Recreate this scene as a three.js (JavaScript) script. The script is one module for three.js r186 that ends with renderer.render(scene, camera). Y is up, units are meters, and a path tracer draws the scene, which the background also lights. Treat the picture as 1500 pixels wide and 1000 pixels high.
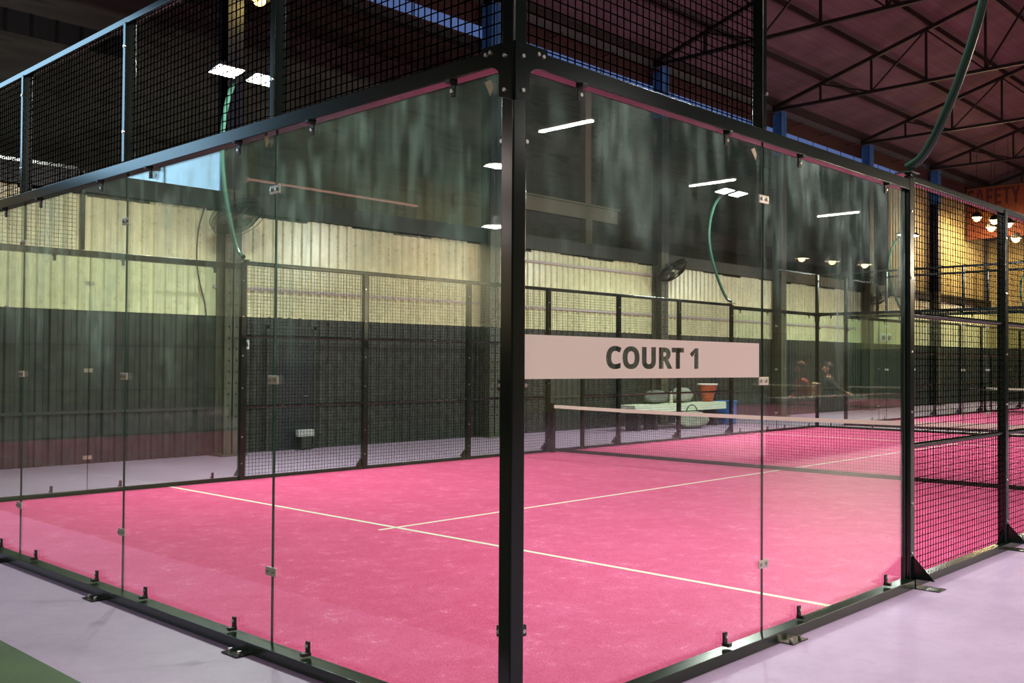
import * as THREE from 'three';
import { mergeGeometries, mergeVertices } from 'three/addons/utils/BufferGeometryUtils.js';
import { RoundedBoxGeometry } from 'three/addons/geometries/RoundedBoxGeometry.js';
import { RectAreaLightUniformsLib } from 'three/addons/lights/RectAreaLightUniformsLib.js';
import { FontLoader } from 'three/addons/loaders/FontLoader.js';
import { MarchingCubes } from 'three/addons/objects/MarchingCubes.js';
RectAreaLightUniformsLib.init();

/* ---------- camera, sky, exposure ---------- */
const scene = new THREE.Scene();
const camera = new THREE.PerspectiveCamera(38.424, 1.5, 0.05, 200);
camera.position.set(3.1747, 1.6416, 2.9321);
{
  const yaw = 0.6994, pitch = 0.0182;
  camera.lookAt(3.1747 - Math.sin(yaw) * Math.cos(pitch), 1.6416 + Math.sin(pitch), 2.9321 - Math.cos(yaw) * Math.cos(pitch));
  camera.rotateZ(0.0038);
  camera.setViewOffset(1500, 1000, -182.3, -8.4, 1500, 1000);
}
const renderer = new THREE.WebGLRenderer({ antialias: true });
renderer.toneMapping = THREE.LinearToneMapping;
renderer.toneMappingExposure = 1.12;
renderer.shadowMap.enabled = true;
scene.background = new THREE.Color().setRGB(.01, .012, .015);   // the hall is closed; its windows are lit sheeting
const FLOOD = 650, BATTEN = 9;

/* ---------- helpers ---------- */
const V = (x, y, z) => new THREE.Vector3(x, y, z);
const lin = (r, g, b) => new THREE.Color().setRGB(r, g, b);
let seed = 7;
const rnd = () => { seed = (seed * 1664525 + 1013904223) >>> 0; return seed / 4294967296; };
const taken = {};
const numbered = n => { const k = taken[n] = (taken[n] ?? -1) + 1; return k ? `${n}_${String(k).padStart(3, '0')}` : n; };
const plain = g => { const h = g.index ? g.toNonIndexed() : g; for (const k of Object.keys(h.attributes)) if (!['position', 'normal', 'uv'].includes(k)) h.deleteAttribute(k); return h; };
const join = gs => gs.length === 1 ? gs[0] : mergeGeometries(gs.map(plain));
const box = (sx, sy, sz, x = 0, y = 0, z = 0) => new THREE.BoxGeometry(sx, sy, sz).translate(x, y, z);
const rbox = (sx, sy, sz, x = 0, y = 0, z = 0, r = 0.006) => new RoundedBoxGeometry(sx, sy, sz, 2, Math.min(r, sx * .45, sy * .45, sz * .45)).translate(x, y, z);
const span = (x0, x1, y0, y1, z0, z1) => box(x1 - x0, y1 - y0, z1 - z0, (x0 + x1) / 2, (y0 + y1) / 2, (z0 + z1) / 2);
function along(a, b) {
  const d = b.clone().sub(a), m = new THREE.Matrix4();
  m.compose(a.clone().add(b).multiplyScalar(.5), new THREE.Quaternion().setFromUnitVectors(V(0, 1, 0), d.clone().normalize()), V(1, 1, 1));
  return [d.length(), m];
}
const rod = (a, b, r, seg = 8) => { const [l, m] = along(a, b); return new THREE.CylinderGeometry(r, r, l, seg).applyMatrix4(m); };
const bar = (a, b, w, d) => { const [l, m] = along(a, b); return new THREE.BoxGeometry(w, l, d).applyMatrix4(m); };
const tube = (pts, r, n = 40, seg = 10) => new THREE.TubeGeometry(new THREE.CatmullRomCurve3(pts), n, r, seg);
function part(name, geos, mat, parent, kind) {
  const m = new THREE.Mesh(Array.isArray(geos) ? join(geos) : geos, mat);
  m.name = name; m.castShadow = m.receiveShadow = true;
  if (kind) m.userData.kind = kind;
  parent.add(m); return m;
}
function thing(name, label, category, group, [x, y, z] = [0, 0, 0], turn = 0) {
  const o = new THREE.Group(); o.name = numbered(name); o.position.set(x, y, z); o.rotation.y = turn;
  o.userData = { label, category }; if (group) o.userData.group = group;
  scene.add(o); return o;
}
function structure(name, label, category) {
  const o = new THREE.Group(); o.name = numbered(name); o.userData = { label, category, kind: 'structure' }; scene.add(o); return o;
}
/* square-section wires running between two points on a flat panel, no end caps */
function wires(list, t) {
  const p = [], n = [], u = [], h = t / 2;
  for (const [a, b] of list) {
    const d = b.clone().sub(a).normalize(), s = Math.abs(d.y) > .9 ? V(1, 0, 0) : V(0, 1, 0), e = d.clone().cross(s).normalize(), f = d.clone().cross(e).normalize();
    for (const [c, k] of [[e, f], [f, e.clone().negate()], [e.clone().negate(), f.clone().negate()], [f.clone().negate(), e]]) {
      const q = (w, o) => w.clone().addScaledVector(c, h).addScaledVector(k, o * h);
      const A = q(a, -1), B = q(a, 1), C = q(b, 1), D = q(b, -1);
      for (const v of [A, C, B, A, D, C]) { p.push(v.x, v.y, v.z); n.push(c.x, c.y, c.z); u.push(0, 0); }
    }
  }
  const g = new THREE.BufferGeometry();
  g.setAttribute('position', new THREE.Float32BufferAttribute(p, 3)); g.setAttribute('normal', new THREE.Float32BufferAttribute(n, 3)); g.setAttribute('uv', new THREE.Float32BufferAttribute(u, 2));
  return g;
}
function gridWires(x0, x1, y0, y1, pitch, t, zo = 0.004) {
  const l = [];
  for (let x = x0 + pitch / 2; x < x1; x += pitch) l.push([V(x, y0, 0), V(x, y1, 0)]);
  for (let y = y0 + pitch / 2; y < y1; y += pitch) l.push([V(x0, y, zo), V(x1, y, zo)]);
  return wires(l, t);
}

/* ---------- textures ---------- */
function value2(w, h, cells, s) {           // tiling value noise
  seed = s; const g = new Float32Array(cells * cells).map(rnd), o = new Float32Array(w * h);
  const sm = t => t * t * (3 - 2 * t);
  for (let y = 0; y < h; y++) for (let x = 0; x < w; x++) {
    const fx = x / w * cells, fy = y / h * cells, ix = fx | 0, iy = fy | 0, a = sm(fx - ix), b = sm(fy - iy), i1 = (ix + 1) % cells, j1 = (iy + 1) % cells;
    o[y * w + x] = (g[iy * cells + ix] * (1 - a) + g[iy * cells + i1] * a) * (1 - b) + (g[j1 * cells + ix] * (1 - a) + g[j1 * cells + i1] * a) * b;
  }
  return o;
}
function texture(w, h, fn, srgb = true, repeat = true) {
  const d = new Uint8Array(w * h * 4);
  for (let y = 0; y < h; y++) for (let x = 0; x < w; x++) { const c = fn(x, y, y * w + x), i = (y * w + x) * 4; d[i] = c[0]; d[i + 1] = c[1]; d[i + 2] = c[2]; d[i + 3] = 255; }
  const t = new THREE.DataTexture(d, w, h); t.magFilter = THREE.LinearFilter; t.minFilter = THREE.LinearFilter;
  if (repeat) t.wrapS = t.wrapT = THREE.RepeatWrapping;
  if (srgb) t.colorSpace = THREE.SRGBColorSpace; t.needsUpdate = true; return t;
}
const clamp = v => Math.max(0, Math.min(255, v));
const N = 1024, n4 = value2(N, N, 5, 11), n16 = value2(N, N, 19, 12), n64 = value2(N, N, 71, 13), n256 = value2(N, N, 300, 14), n512 = value2(N, N, 512, 15);
const turfMap = texture(N, N, (x, y, i) => {
  const grain = (n512[i] - .5) * 30 + (n256[i] - .5) * 22, patch = (n4[i] - .5) * 10 + (n16[i] - .5) * 12 + (n64[i] - .5) * 10;
  const sand = Math.max(0, n16[i] * .5 + n64[i] * .3 + n256[i] * .35 - .82) * 330;
  const k = grain + patch;
  return [clamp(228 + k * .6 + sand * .3), clamp(82 + k + sand * .9), clamp(137 + k + sand * .5)];
});
const turfBump = texture(N, N, (x, y, i) => { const v = clamp(n512[i] * 160 + n256[i] * 90); return [v, v, v]; }, false);
const floorMap = texture(N, N, (x, y, i) => { const k = (n4[i] - .5) * 10 + (n16[i] - .5) * 9 + (n64[i] - .5) * 6 + (n512[i] - .5) * 6 - Math.max(0, n16[i] * .6 + n64[i] * .4 - .76) * 70; return [clamp(182 + k), clamp(154 + k), clamp(186 + k)]; });
const greenMap = texture(N, N, (x, y, i) => { const k = (n4[i] - .5) * 14 + (n16[i] - .5) * 12 + (n256[i] - .5) * 10; return [clamp(62 + k), clamp(82 + k), clamp(30 + k)]; });
const steelMap = texture(512, 512, (x, y, j) => { const i = (y * 2) * N + x * 2, k = 205 + (n16[i] - .5) * 60 + (n64[i] - .5) * 50 - Math.max(0, n64[i] - .68) * 260; return [clamp(k), clamp(k), clamp(k - 6)]; });
const creamMap = texture(512, 512, (x, y, j) => { const i = (y * 2) * N + x * 2, s = (n64[(x * 2) + 5 * N] - .5) * 26, k = (n4[i] - .5) * 20 + (n16[i] - .5) * 16 + s - Math.max(0, n64[i] - .78) * 160; return [clamp(226 + k), clamp(222 + k), clamp(180 + k * .9)]; });
const roofMap = texture(512, 512, (x, y, j) => { const i = (y * 2) * N + x * 2, k = (n4[i] - .5) * 30 + (n64[(x * 2) + 9 * N] - .5) * 26 + (n256[i] - .5) * 14; return [clamp(74 + k * .6), clamp(65 + k * .6), clamp(66 + k * .6)]; });
/* dried dirt on the panes: soft veils with long vertical runs, thickest where nobody wipes */
function dirt(s, f = 1) {
  const a = value2(512, 512, 6, s), b = value2(512, 512, 23, s + 1), c = value2(512, 512, 64, s + 2);
  const at = (n, x, y) => n[(x & 511) + 512 * (Math.max(0, Math.min(511, y | 0)))];
  return texture(512, 512, (x, y, i) => {
    const h = y / 511, w = (at(a, x, y) - .5) * 40;
    const run = at(b, x + w, y * .25 + 60) * .45 + at(c, x + w * .4, y * .2 + 30) * .3 + at(c, x * .5, y * .5 + 200) * .25, patch = at(a, x, y) * .6 + at(b, x + 90, y) * .4;
    const edge = Math.min(1, Math.max(0, (h - .62 - (at(a, x, 17) - .5) * .34 - (at(b, x, 300) - .5) * .16) / .2));
    const v = clamp(255 * (.008 + edge * f * (.05 + 1.5 * Math.max(0, patch - .3) * Math.max(0, run - .3)))); return [v, v, v];
  }, false, false);
}
const DIRT = [dirt(101), dirt(211), dirt(307), dirt(419, 1.3), dirt(523, 2.1)];

/* ---------- materials ---------- */
const std = (c, roughness = .6, metalness = 0, extra = {}) => new THREE.MeshStandardMaterial({ color: c, roughness, metalness, ...extra });
const phys = o => new THREE.MeshPhysicalMaterial(o);
const glow = (r, g, b, base = .8) => { const m = std(lin(base, base, base), .5); m.emissive = lin(r, g, b); m.emissiveIntensity = 1; return m; };
const M = {
  paint: phys({ color: lin(.0035, .008, .0065), roughness: .18, ior: 1.45 }),
  pole: phys({ color: lin(.009, .028, .019), roughness: .25, ior: 1.5 }),
  baseRail: phys({ color: lin(.009, .020, .010), roughness: .26, ior: 1.45 }),
  clip: std(lin(.012, .013, .012), .45),
  wire: std(lin(.2, .205, .19), .42, .25),
  netCord: std(lin(.012, .012, .014), .8),
  steel: std(lin(.62, .6, .56), .28, 1),
  plate: phys({ color: lin(.62, .58, .5), roughness: .35, metalness: .35 }),
  pane: phys({ color: lin(.925, .978, .945), roughness: 0, transmission: 1, thickness: 0, ior: 1.5 }),
  paneEdge: phys({ color: lin(.02, .05, .035), roughness: .25 }),
  band: std(lin(.8, .68, .6), .75),
  line: std(lin(.86, .78, .66), .85),
  turf: std(0xffffff, .95, 0, { map: turfMap, bumpMap: turfBump, bumpScale: .004 }),
  floor: std(0xffffff, .5, 0, { map: floorMap }),
  green: std(0xffffff, .6, 0, { map: greenMap }),
  cream: phys({ color: 0xffffff, map: creamMap, roughness: .2, ior: 1.55 }),
  charcoal: phys({ color: lin(.07, .075, .065), map: steelMap, roughness: .45 }),
  charcoal2: phys({ color: lin(.055, .058, .055), map: steelMap, roughness: .5 }),
  craneSteel: std(lin(.34, .32, .24), .6),
  bay: std(lin(.3, .29, .26), .85, 0, { map: steelMap }),
  shell: std(lin(.12, .12, .12), .9),
  warmClad: std(lin(.5, .46, .34), .6, 0, { map: creamMap }),
  roof: std(lin(1.35, 1.4, 1.45), .7, 0, { map: roofMap }),
  truss: std(lin(.010, .012, .011), .55),
  purlin: std(lin(.022, .016, .013), .6),
  blue: std(lin(.004, .011, .035), .6),
  blueCap: std(lin(.04, .17, .4), .5),
  strip: glow(.055, .10, .25, .03), clear: glow(1.0, 1.7, 2.3, .05),
  columnDark: std(lin(.15, .145, .11), .55, 0, { map: steelMap }),
  rust: std(lin(.035, .012, .008), .75),
  girt: std(lin(.5, .42, .4), .6),
  grimy: std(lin(.05, .05, .052), .35),
  white: std(lin(.75, .74, .7), .5),
  black: std(lin(.015, .015, .015), .5),
};
M.floodGlow = glow(14, 15, 14); M.battenGlow = glow(16, 15.5, 14); M.warmGlow = glow(22, 13, 5); M.sodium = glow(10, 6.5, 1.2); M.roundGlow = glow(14, 12.5, 10);
M.films = DIRT.map(t => phys({ color: lin(.42, .66, .55), roughness: 1, transmission: .5, thickness: 0, alphaMap: t, transparent: true, opacity: 1, depthWrite: false, side: THREE.DoubleSide }));

/* ================= THE HALL ================= */
const XL = -14, XR = 21, ZB = -43.5, ZF = 16, EAVE = 10, SLOPE = .277, RIDGE_X = 3.5, COLZ = [];
for (let k = 0; k < 10; k++) COLZ.push(12.8 - 6.2 * k);        // 12.8, 6.6, .4, -5.8, -12 ... -43
const roofY = x => EAVE + .22 + SLOPE * (17.5 - Math.abs(x - RIDGE_X));

{ // floor slab, green painted strip beyond the walkway behind the court
  const f = structure('floor', 'smooth lavender painted concrete floor of the hall around the courts', 'floor');
  const slab = (x0, x1, z0, z1, y, m, name) => {
    const g = span(x0, x1, y - .2, y, z0, z1), p = g.attributes.position, u = g.attributes.uv;
    for (let i = 0; i < p.count; i++) u.setXY(i, p.getX(i) / 4, p.getZ(i) / 4);
    return part(name, g, m, f);
  };
  slab(XL, XR, ZB, .89, 0, M.floor, 'painted_slab');
  slab(1.3, XR, .89, ZF, 0, M.floor, 'painted_slab');
  slab(XL, 1.3, .89, ZF, -.0005, M.green, 'green_slab');
}
/* corrugated sheet hanging in the plane x = 0, running along -z from 0, ridges towards +x */
function corrugated(len, y0, y1, pitch, depth) {
  const prof = [], n = Math.round(len / pitch);
  for (let k = 0; k < n; k++) { const b = k * pitch; prof.push([b, 0], [b + pitch * .3, 0], [b + pitch * .42, depth], [b + pitch * .88, depth]); }
  prof.push([n * pitch, 0]);
  const p = [], u = [];
  for (let i = 0; i + 1 < prof.length; i++) {
    const [a, da] = prof[i], [b, db] = prof[i + 1];
    for (const [z, d, y] of [[a, da, y0], [b, db, y0], [b, db, y1], [a, da, y0], [b, db, y1], [a, da, y1]]) { p.push(d, y, -z); u.push(z / 2, y / 2); }
  }
  const g = new THREE.BufferGeometry();
  g.setAttribute('position', new THREE.Float32BufferAttribute(p, 3)); g.setAttribute('uv', new THREE.Float32BufferAttribute(u, 2)); g.computeVertexNormals();
  return g;
}
{ // left wall: shell with window openings, charcoal cladding below, cream above, dark cladding to the eaves
  const w = structure('wall_left', 'side wall clad in corrugated sheet, charcoal below and cream above, open near the eaves', 'wall');
  const t0 = XL - .35, t1 = XL - .1;
  const EY0 = 9.14, EY1 = 9.42;
  part('wall_core', [span(t0, t1, 0, 4.74, ZB, ZF)], M.shell, w);
  // above the cream cladding the wall stands open to an unlit side bay as far as the fifth column
  part('wall_core', [span(t0, t1, 4.74, EY0, ZB, -33), span(t0, t1, 4.74, 7.6, 5.85, ZF), span(t0, t1, 7.6, EY0, 1.8, ZF)], M.shell, w);
  part('lintel', [span(XL - .3, XL - .01, 8.92, 9.08, -33, 1.8)], M.truss, w);
  part('wall_core', [span(t0, t1, EY0, EY1, ZB, -41), span(t0, t1, EY0, EY1, 2, ZF)], M.shell, w);
  part('wall_core', [span(t0, t1, EY1, EAVE + .35, ZB, ZF)], M.shell, w);
  const lo = corrugated(1, .0, 2.52, .2, .03), lo2 = corrugated(1, .0, 2.52, .25, .035), up = [0, 1, 2].map(k => corrugated(1, 2.5, 4.36 + k * .025, .2, .036));
  for (let k = 0; k < 58; k++) {
    const z = 14.5 - k;
    const a = part('charcoal_sheet', k % 5 === 1 ? lo2 : lo, (k * 7) % 3 ? M.charcoal : M.charcoal2, w); a.position.set(XL, 0, z);
    const b = part('cream_sheet', up[(k * 5) % 3], M.cream, w); b.position.set(XL + .012, 0, z);
  }
  const hi = corrugated(1, 4.76, 9.06, .25, .035);
  for (let k = 0; k < 10; k++) { part('beige_sheet', hi, M.warmClad, w).position.set(XL - .06, 0, -33 - k); part('beige_sheet', hi, M.warmClad, w).position.set(XL - .06, 0, 15.85 - k); }
  part('girder', [span(XL - .05, XL + .16, 4.42, 4.74, ZB, ZF)], M.truss, w);
  for (const [y, z0, z1] of [[3.03, -5.6, -18.2], [4.13, -12.2, -18.2], [3.03, -18.5, -30]]) part('girt', [span(XL + .03, XL + .09, y - .03, y + .03, z1, z0)], M.girt, w);
  part('skirting_rail', [span(XL + .03, XL + .06, .82, .87, ZB, ZF)], M.charcoal, w);
  part('eave_angle', [span(XL - .1, XL - .005, 9.42, 9.84, ZB, ZF), span(XL - .05, XL + .1, 9.84, 9.88, ZB, ZF)], M.rust, w);
  for (let k = 0; k < 24; k++) part('eave_bracket', [bar(V(XL + .04, 9.7, 3 - k * 1.9), V(XL + .5, 9.72, 3.05 - k * 1.9), .03, .05)], M.rust, w);
  // eaves window strip
  const s = structure('window_1', 'long strip of blue daylight sheeting under the eaves', 'window');
  for (let k = 0; k < 43; k++) part('pane', [span(XL - .03, XL - .02, EY0, EY1, 1.0 - k, 1.97 - k)], M.strip, s);
  for (let k = 0; k < 44; k++) part('glazing_bar', [span(XL - .05, XL - .01, EY0, EY1, 1.97 - k, 2.0 - k)], M.truss, s);
  part('sill', [span(XL - .1, XL - .005, 9.08, 9.14, -41, 2)], M.rust, s);
  const s3 = structure('window_2', 'wide blue daylight window in the left wall behind the court', 'window');
  for (let k = 0; k < 4; k++) part('pane', [span(XL - .2, XL - .19, 4.74, 7.6, 1.8 + k * 1.0125, 2.79 + k * 1.0125)], M.clear, s3);
  for (let k = 1; k < 4; k++) part('glazing_bar', [span(XL - .22, XL - .15, 4.74, 7.6, 1.8 + k * 1.0125 - .025, 1.8 + k * 1.0125 + .005)], M.truss, s3);
  { const l = new THREE.RectAreaLight(lin(.4, .72, 1), 2.2, 4.0, 2.8); l.position.set(XL - .15, 6.17, 3.82); l.rotation.y = -Math.PI / 2; s3.add(l); }
  const s4 = structure('window_3', 'row of grimy grey panes high in the far wall of the unlit side bay', 'window');
  for (let k = 0; k < 16; k++) { part('pane', [span(-25.98, -25.96, 10.35, 10.95, -9 + k * .62, -8.45 + k * .62)], M.grimy, s4); part('glazing_bar', [span(-26, -25.93, 10.35, 10.95, -8.45 + k * .62, -8.38 + k * .62)], M.truss, s4); }
  // the unlit side bay
  const bay = structure('wall_outer', 'plain walls and roof of the unlit side bay beyond the cream cladding', 'wall');
  part('bay_wall', [span(-26.3, -26, 0, 12.8, ZB - .3, ZF + .3)], M.bay, bay);
  part('bay_end_wall', [span(-26, XL - .35, 0, 12.8, ZB - .3, ZB)], M.bay, bay); part('bay_end_wall', [span(-26, XL - .35, 0, 12.8, ZF, ZF + .3)], M.bay, bay);
  part('bay_roof', [span(-26.3, XL - .1, 12.5, 12.8, ZB - .3, ZF + .3)], M.bay, bay); part('valley_wall', [span(t0, t1, EAVE + .35, 12.6, ZB - .3, ZF + .3)], M.bay, bay);
  part('bay_floor', [span(-26.3, XL - .1, -.2, -.001, ZB - .3, ZF + .3)], M.bay, bay);
  const cg = thing('crane_girder', 'pale crane girder on posts in the dark bay above the cream cladding', 'girder', null, [-17, 0, 0]);
  part('beam', [span(-.1, .1, 6.02, 6.42, -20, -15.2)], M.craneSteel, cg); part('flange', [span(-.2, .2, 6.42, 6.47, -20, -15.2)], M.craneSteel, cg);
  for (const z of [-15.6, -18.65]) part('post', [span(-.14, .14, 0, 6.02, z - .14, z + .14)], M.craneSteel, cg);
  part('hanger_post', [span(-.12, .12, 6.47, 12.5, -18.75, -18.5)], M.craneSteel, cg);
  const hc = thing('hoist_chain', 'dark chain hanging over the crane girder in the dark bay', 'chain', null, [-16.8, 0, -19]);
  part('hoist_rope', [rod(V(0, 8.3, 0), V(0, 12.49, 0), .015, 6)], M.black, hc);
  const link = new THREE.TorusGeometry(.035, .011, 6, 12).scale(1, 1.5, 1); for (let k = 0; k < 19; k++) { const l = part('link', link, M.black, hc); l.position.set(0, 8.27 - k * .085, 0); l.rotation.y = k % 2 ? Math.PI / 2 : 0; }
}
{ // the other three walls
  const b = structure('wall_back', 'far end wall of the hall, charcoal below and warm beige cladding above', 'wall');
  part('wall_core', [span(XL - .35, XR + .35, 0, 15.6, ZB - .3, ZB)], M.shell, b);
  const loB = corrugated(1, 0, 2.52, .2, .03), upB = corrugated(1, 2.5, 7.6, .25, .035);
  for (let k = 0; k < 35; k++) { const a = part('charcoal_sheet', loB, M.charcoal, b), c = part('beige_sheet', upB, M.warmClad, b); for (const o of [a, c]) { o.rotation.y = -Math.PI / 2; } a.position.set(XL + k, 0, ZB + .01); c.position.set(XL + k, 0, ZB + .02); }
  const r = structure('wall_right', 'beige clad side wall with a crane girder across the walkway', 'wall');
  part('wall_core', [span(XR + .1, XR + .35, 0, EAVE + .35, ZB, ZF)], M.shell, r);
  const cr = corrugated(6.2, 0, 9.9, .31, .04);
  for (let k = 0; k + 1 < COLZ.length; k++) { const o = part('beige_sheet', cr, M.warmClad, r); o.position.set(XR, 0, COLZ[k + 1]); o.rotation.y = Math.PI; }
  const f = structure('wall_front', 'beige clad end wall with a crane girder behind the green floor', 'wall');
  part('wall_core', [span(XL - .35, XR + .35, 0, 15.6, ZF, ZF + .3)], M.shell, f);
  const cf = corrugated(7, 0, 10, .25, .04);
  for (let k = 0; k < 5; k++) { const o = part('beige_sheet', cf, M.warmClad, f); o.position.set(XR - 7 * k, 0, ZF - .01); o.rotation.y = Math.PI / 2; }
  part('crane_girder', [span(XL, XR, 6.6, 7.2, ZF - .7, ZF - .45), span(XL, XR, 7.2, 7.25, ZF - .8, ZF - .35)], M.girt, f);
  part('crane_girder', [span(XR - .8, XR - .5, 6.4, 7.0, ZB, ZF - 1), span(XR - .9, XR - .4, 7.0, 7.06, ZB, ZF - 1)], M.girt, r);
  COLZ.forEach(z => part('column', [span(XR - .4, XR - .1, 0, 9.9, z - .15, z + .15)], M.columnDark, r));
}
{ // roof sheets, one per bay and slope
  const c = structure('ceiling', 'pitched roof of weathered ribbed sheets over the hall', 'roof');
  const L = 17.5, H = L * SLOPE, len = Math.hypot(L, H) + .4;
  for (let k = -1; k < COLZ.length; k++) for (const s of [-1, 1]) {
    const z1 = k < 0 ? ZF + .3 : COLZ[k], z0 = k + 1 < COLZ.length ? COLZ[k + 1] : ZB - .3;
    const g = new THREE.BoxGeometry(len, .05, z1 - z0); const u = g.attributes.uv;
    for (let i = 0; i < u.count; i++) u.setXY(i, u.getX(i) * 6, u.getY(i) * 3);
    const o = part('roof_sheet', g, M.roof, c);
    o.rotation.z = -s * Math.atan(SLOPE); o.position.set(RIDGE_X + s * (L / 2 + .1), EAVE + .42 + H / 2 - .028, (z0 + z1) / 2);
  }
}
/* columns along the left wall */
COLZ.forEach((z, i) => {
  if (z > 7 || z < -42) return;
  const near = ['beside the first wall fan', 'behind the net end of the side fence', 'carrying the second wall fan', 'beyond the end glass of the court', 'carrying the third wall fan', 'near the safety banner'];
  const idx = Math.round((-5.8 - z) / 6.2);
  const o = thing('steel_column', idx >= 0 ? `riveted steel column ${near[idx] ?? 'at the far end'} with blue painted top` : (idx === -1 ? 'riveted steel column just behind the back glass wall line with blue top' : 'riveted steel column farthest behind the court with blue top'), 'column', 'columns along the cladding wall', [XL + .28, 0, z]);
  o.userData.kind = 'structure';
  part('shaft', [span(-.2, -.18, 0, 4.75, -.15, .15), span(.12, .14, 0, 4.75, -.15, .15), span(-.2, .14, 0, 4.75, -.012, .012)], M.columnDark, o);
  for (const [n, y0, y1, m] of [['upper_shaft', 4.75, 8.5, M.blue], ['column_cap', 8.5, 9.9, M.blueCap]]) part(n, [span(-.2, -.18, y0, y1, -.15, .15), span(.12, .14, y0, y1, -.15, .15), span(-.2, .14, y0, y1, -.012, .012)], m, o);
  part('base_plate', [span(-.26, .26, 0, .03, -.24, .24)], M.columnDark, o);
  const bolt = new THREE.CylinderGeometry(.014, .014, .02, 8).rotateZ(Math.PI / 2);
  if (idx >= 0 && idx < 3) for (let k = 0; k < 18; k++) for (const s of [-1, 1]) part('rivet', bolt, M.truss, o).position.set(.15, .5 + k * .2, s * .07);
});
/* trusses and purlins */
{
  const nodes = []; for (let k = 0; k <= 20; k++) nodes.push(XL + 1.75 * k);
  const topY = x => EAVE + .06 + SLOPE * (17.5 - Math.abs(x - RIDGE_X));
  const geoT = [bar(V(XL, topY(XL), 0), V(RIDGE_X, topY(RIDGE_X), 0), .11, .1), bar(V(RIDGE_X, topY(RIDGE_X), 0), V(XR, topY(XR), 0), .11, .1)].map(plain), top = join(geoT);
  const bottom = span(XL, XR, EAVE - .05, EAVE + .04, -.05, .05);
  const vert = nodes.slice(1, -1).map(x => span(x - .03, x + .03, EAVE, topY(x), -.03, .03));
  const diag = [];
  for (let k = 1; k < 19; k++) { const up = k < 10 ? (k % 2 === 0) : (k % 2 === 1), a = nodes[k], b = nodes[k + 1]; diag.push(up ? bar(V(a, EAVE, 0), V(b, topY(b), 0), .045, .05) : bar(V(a, topY(a), 0), V(b, EAVE, 0), .045, .05)); }
  COLZ.forEach((z, i) => {
    const order = ['first', 'second', 'third', 'fourth', 'fifth', 'sixth', 'seventh', 'eighth', 'ninth', 'tenth'];
    const o = thing('roof_truss', `dark steel roof truss spanning the hall, ${order[COLZ.length - 1 - i]} counted from the far end wall`, 'truss', 'roof trusses', [0, 0, z]);
    part('top_chord', top, M.truss, o); part('bottom_chord', bottom, M.truss, o);
    vert.forEach(g => part('upright', g, M.truss, o)); diag.forEach(g => part('diagonal', g, M.truss, o));
  });
  const words = ['nearest the eaves above the blue strip window', 'second up from the blue strip window', 'third up from the blue strip window', 'fourth up from the blue strip window', 'fifth up from the blue strip window', 'sixth up from the blue strip window', 'seventh up from the blue strip window', 'eighth up from the blue strip window', 'ninth up from the blue strip window', 'just left of the roof ridge'];
  for (const s of [-1, 1]) for (let k = 0; k < 10; k++) {
    const x = s < 0 ? XL + .1 + 1.75 * k : XR - .1 - 1.75 * k;
    const m = part(numbered('roof_purlin'), [span(-.035, .035, -.09, .07, ZB, ZF)], M.purlin, scene); m.position.set(x, topY(x) + .13, 0);
    m.userData = { label: s < 0 ? `brown roof purlin ${words[k]}` : 'brown roof purlin on the slope beyond the ridge', category: 'purlin', group: s < 0 ? 'purlins of the left roof slope' : 'purlins of the right roof slope' };
  }
}

/* ================= THE COURTS ================= */
const W = 9.858, LEN = 20;
const clipGeo = join([rbox(.034, .075, .014, 0, 0, .016, .004), rbox(.034, .02, .05, 0, -.03, .03, .004)]);
const boltGeo = new THREE.CylinderGeometry(.009, .011, .012, 10).rotateX(Math.PI / 2);
const footGeo = join([box(.17, .008, .13, 0, .004, .1)]);
const footBolt = new THREE.CylinderGeometry(.012, .012, .025, 8);
const plateShape = rbox(.105, .05, .008, 0, 0, 0, .018);
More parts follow.
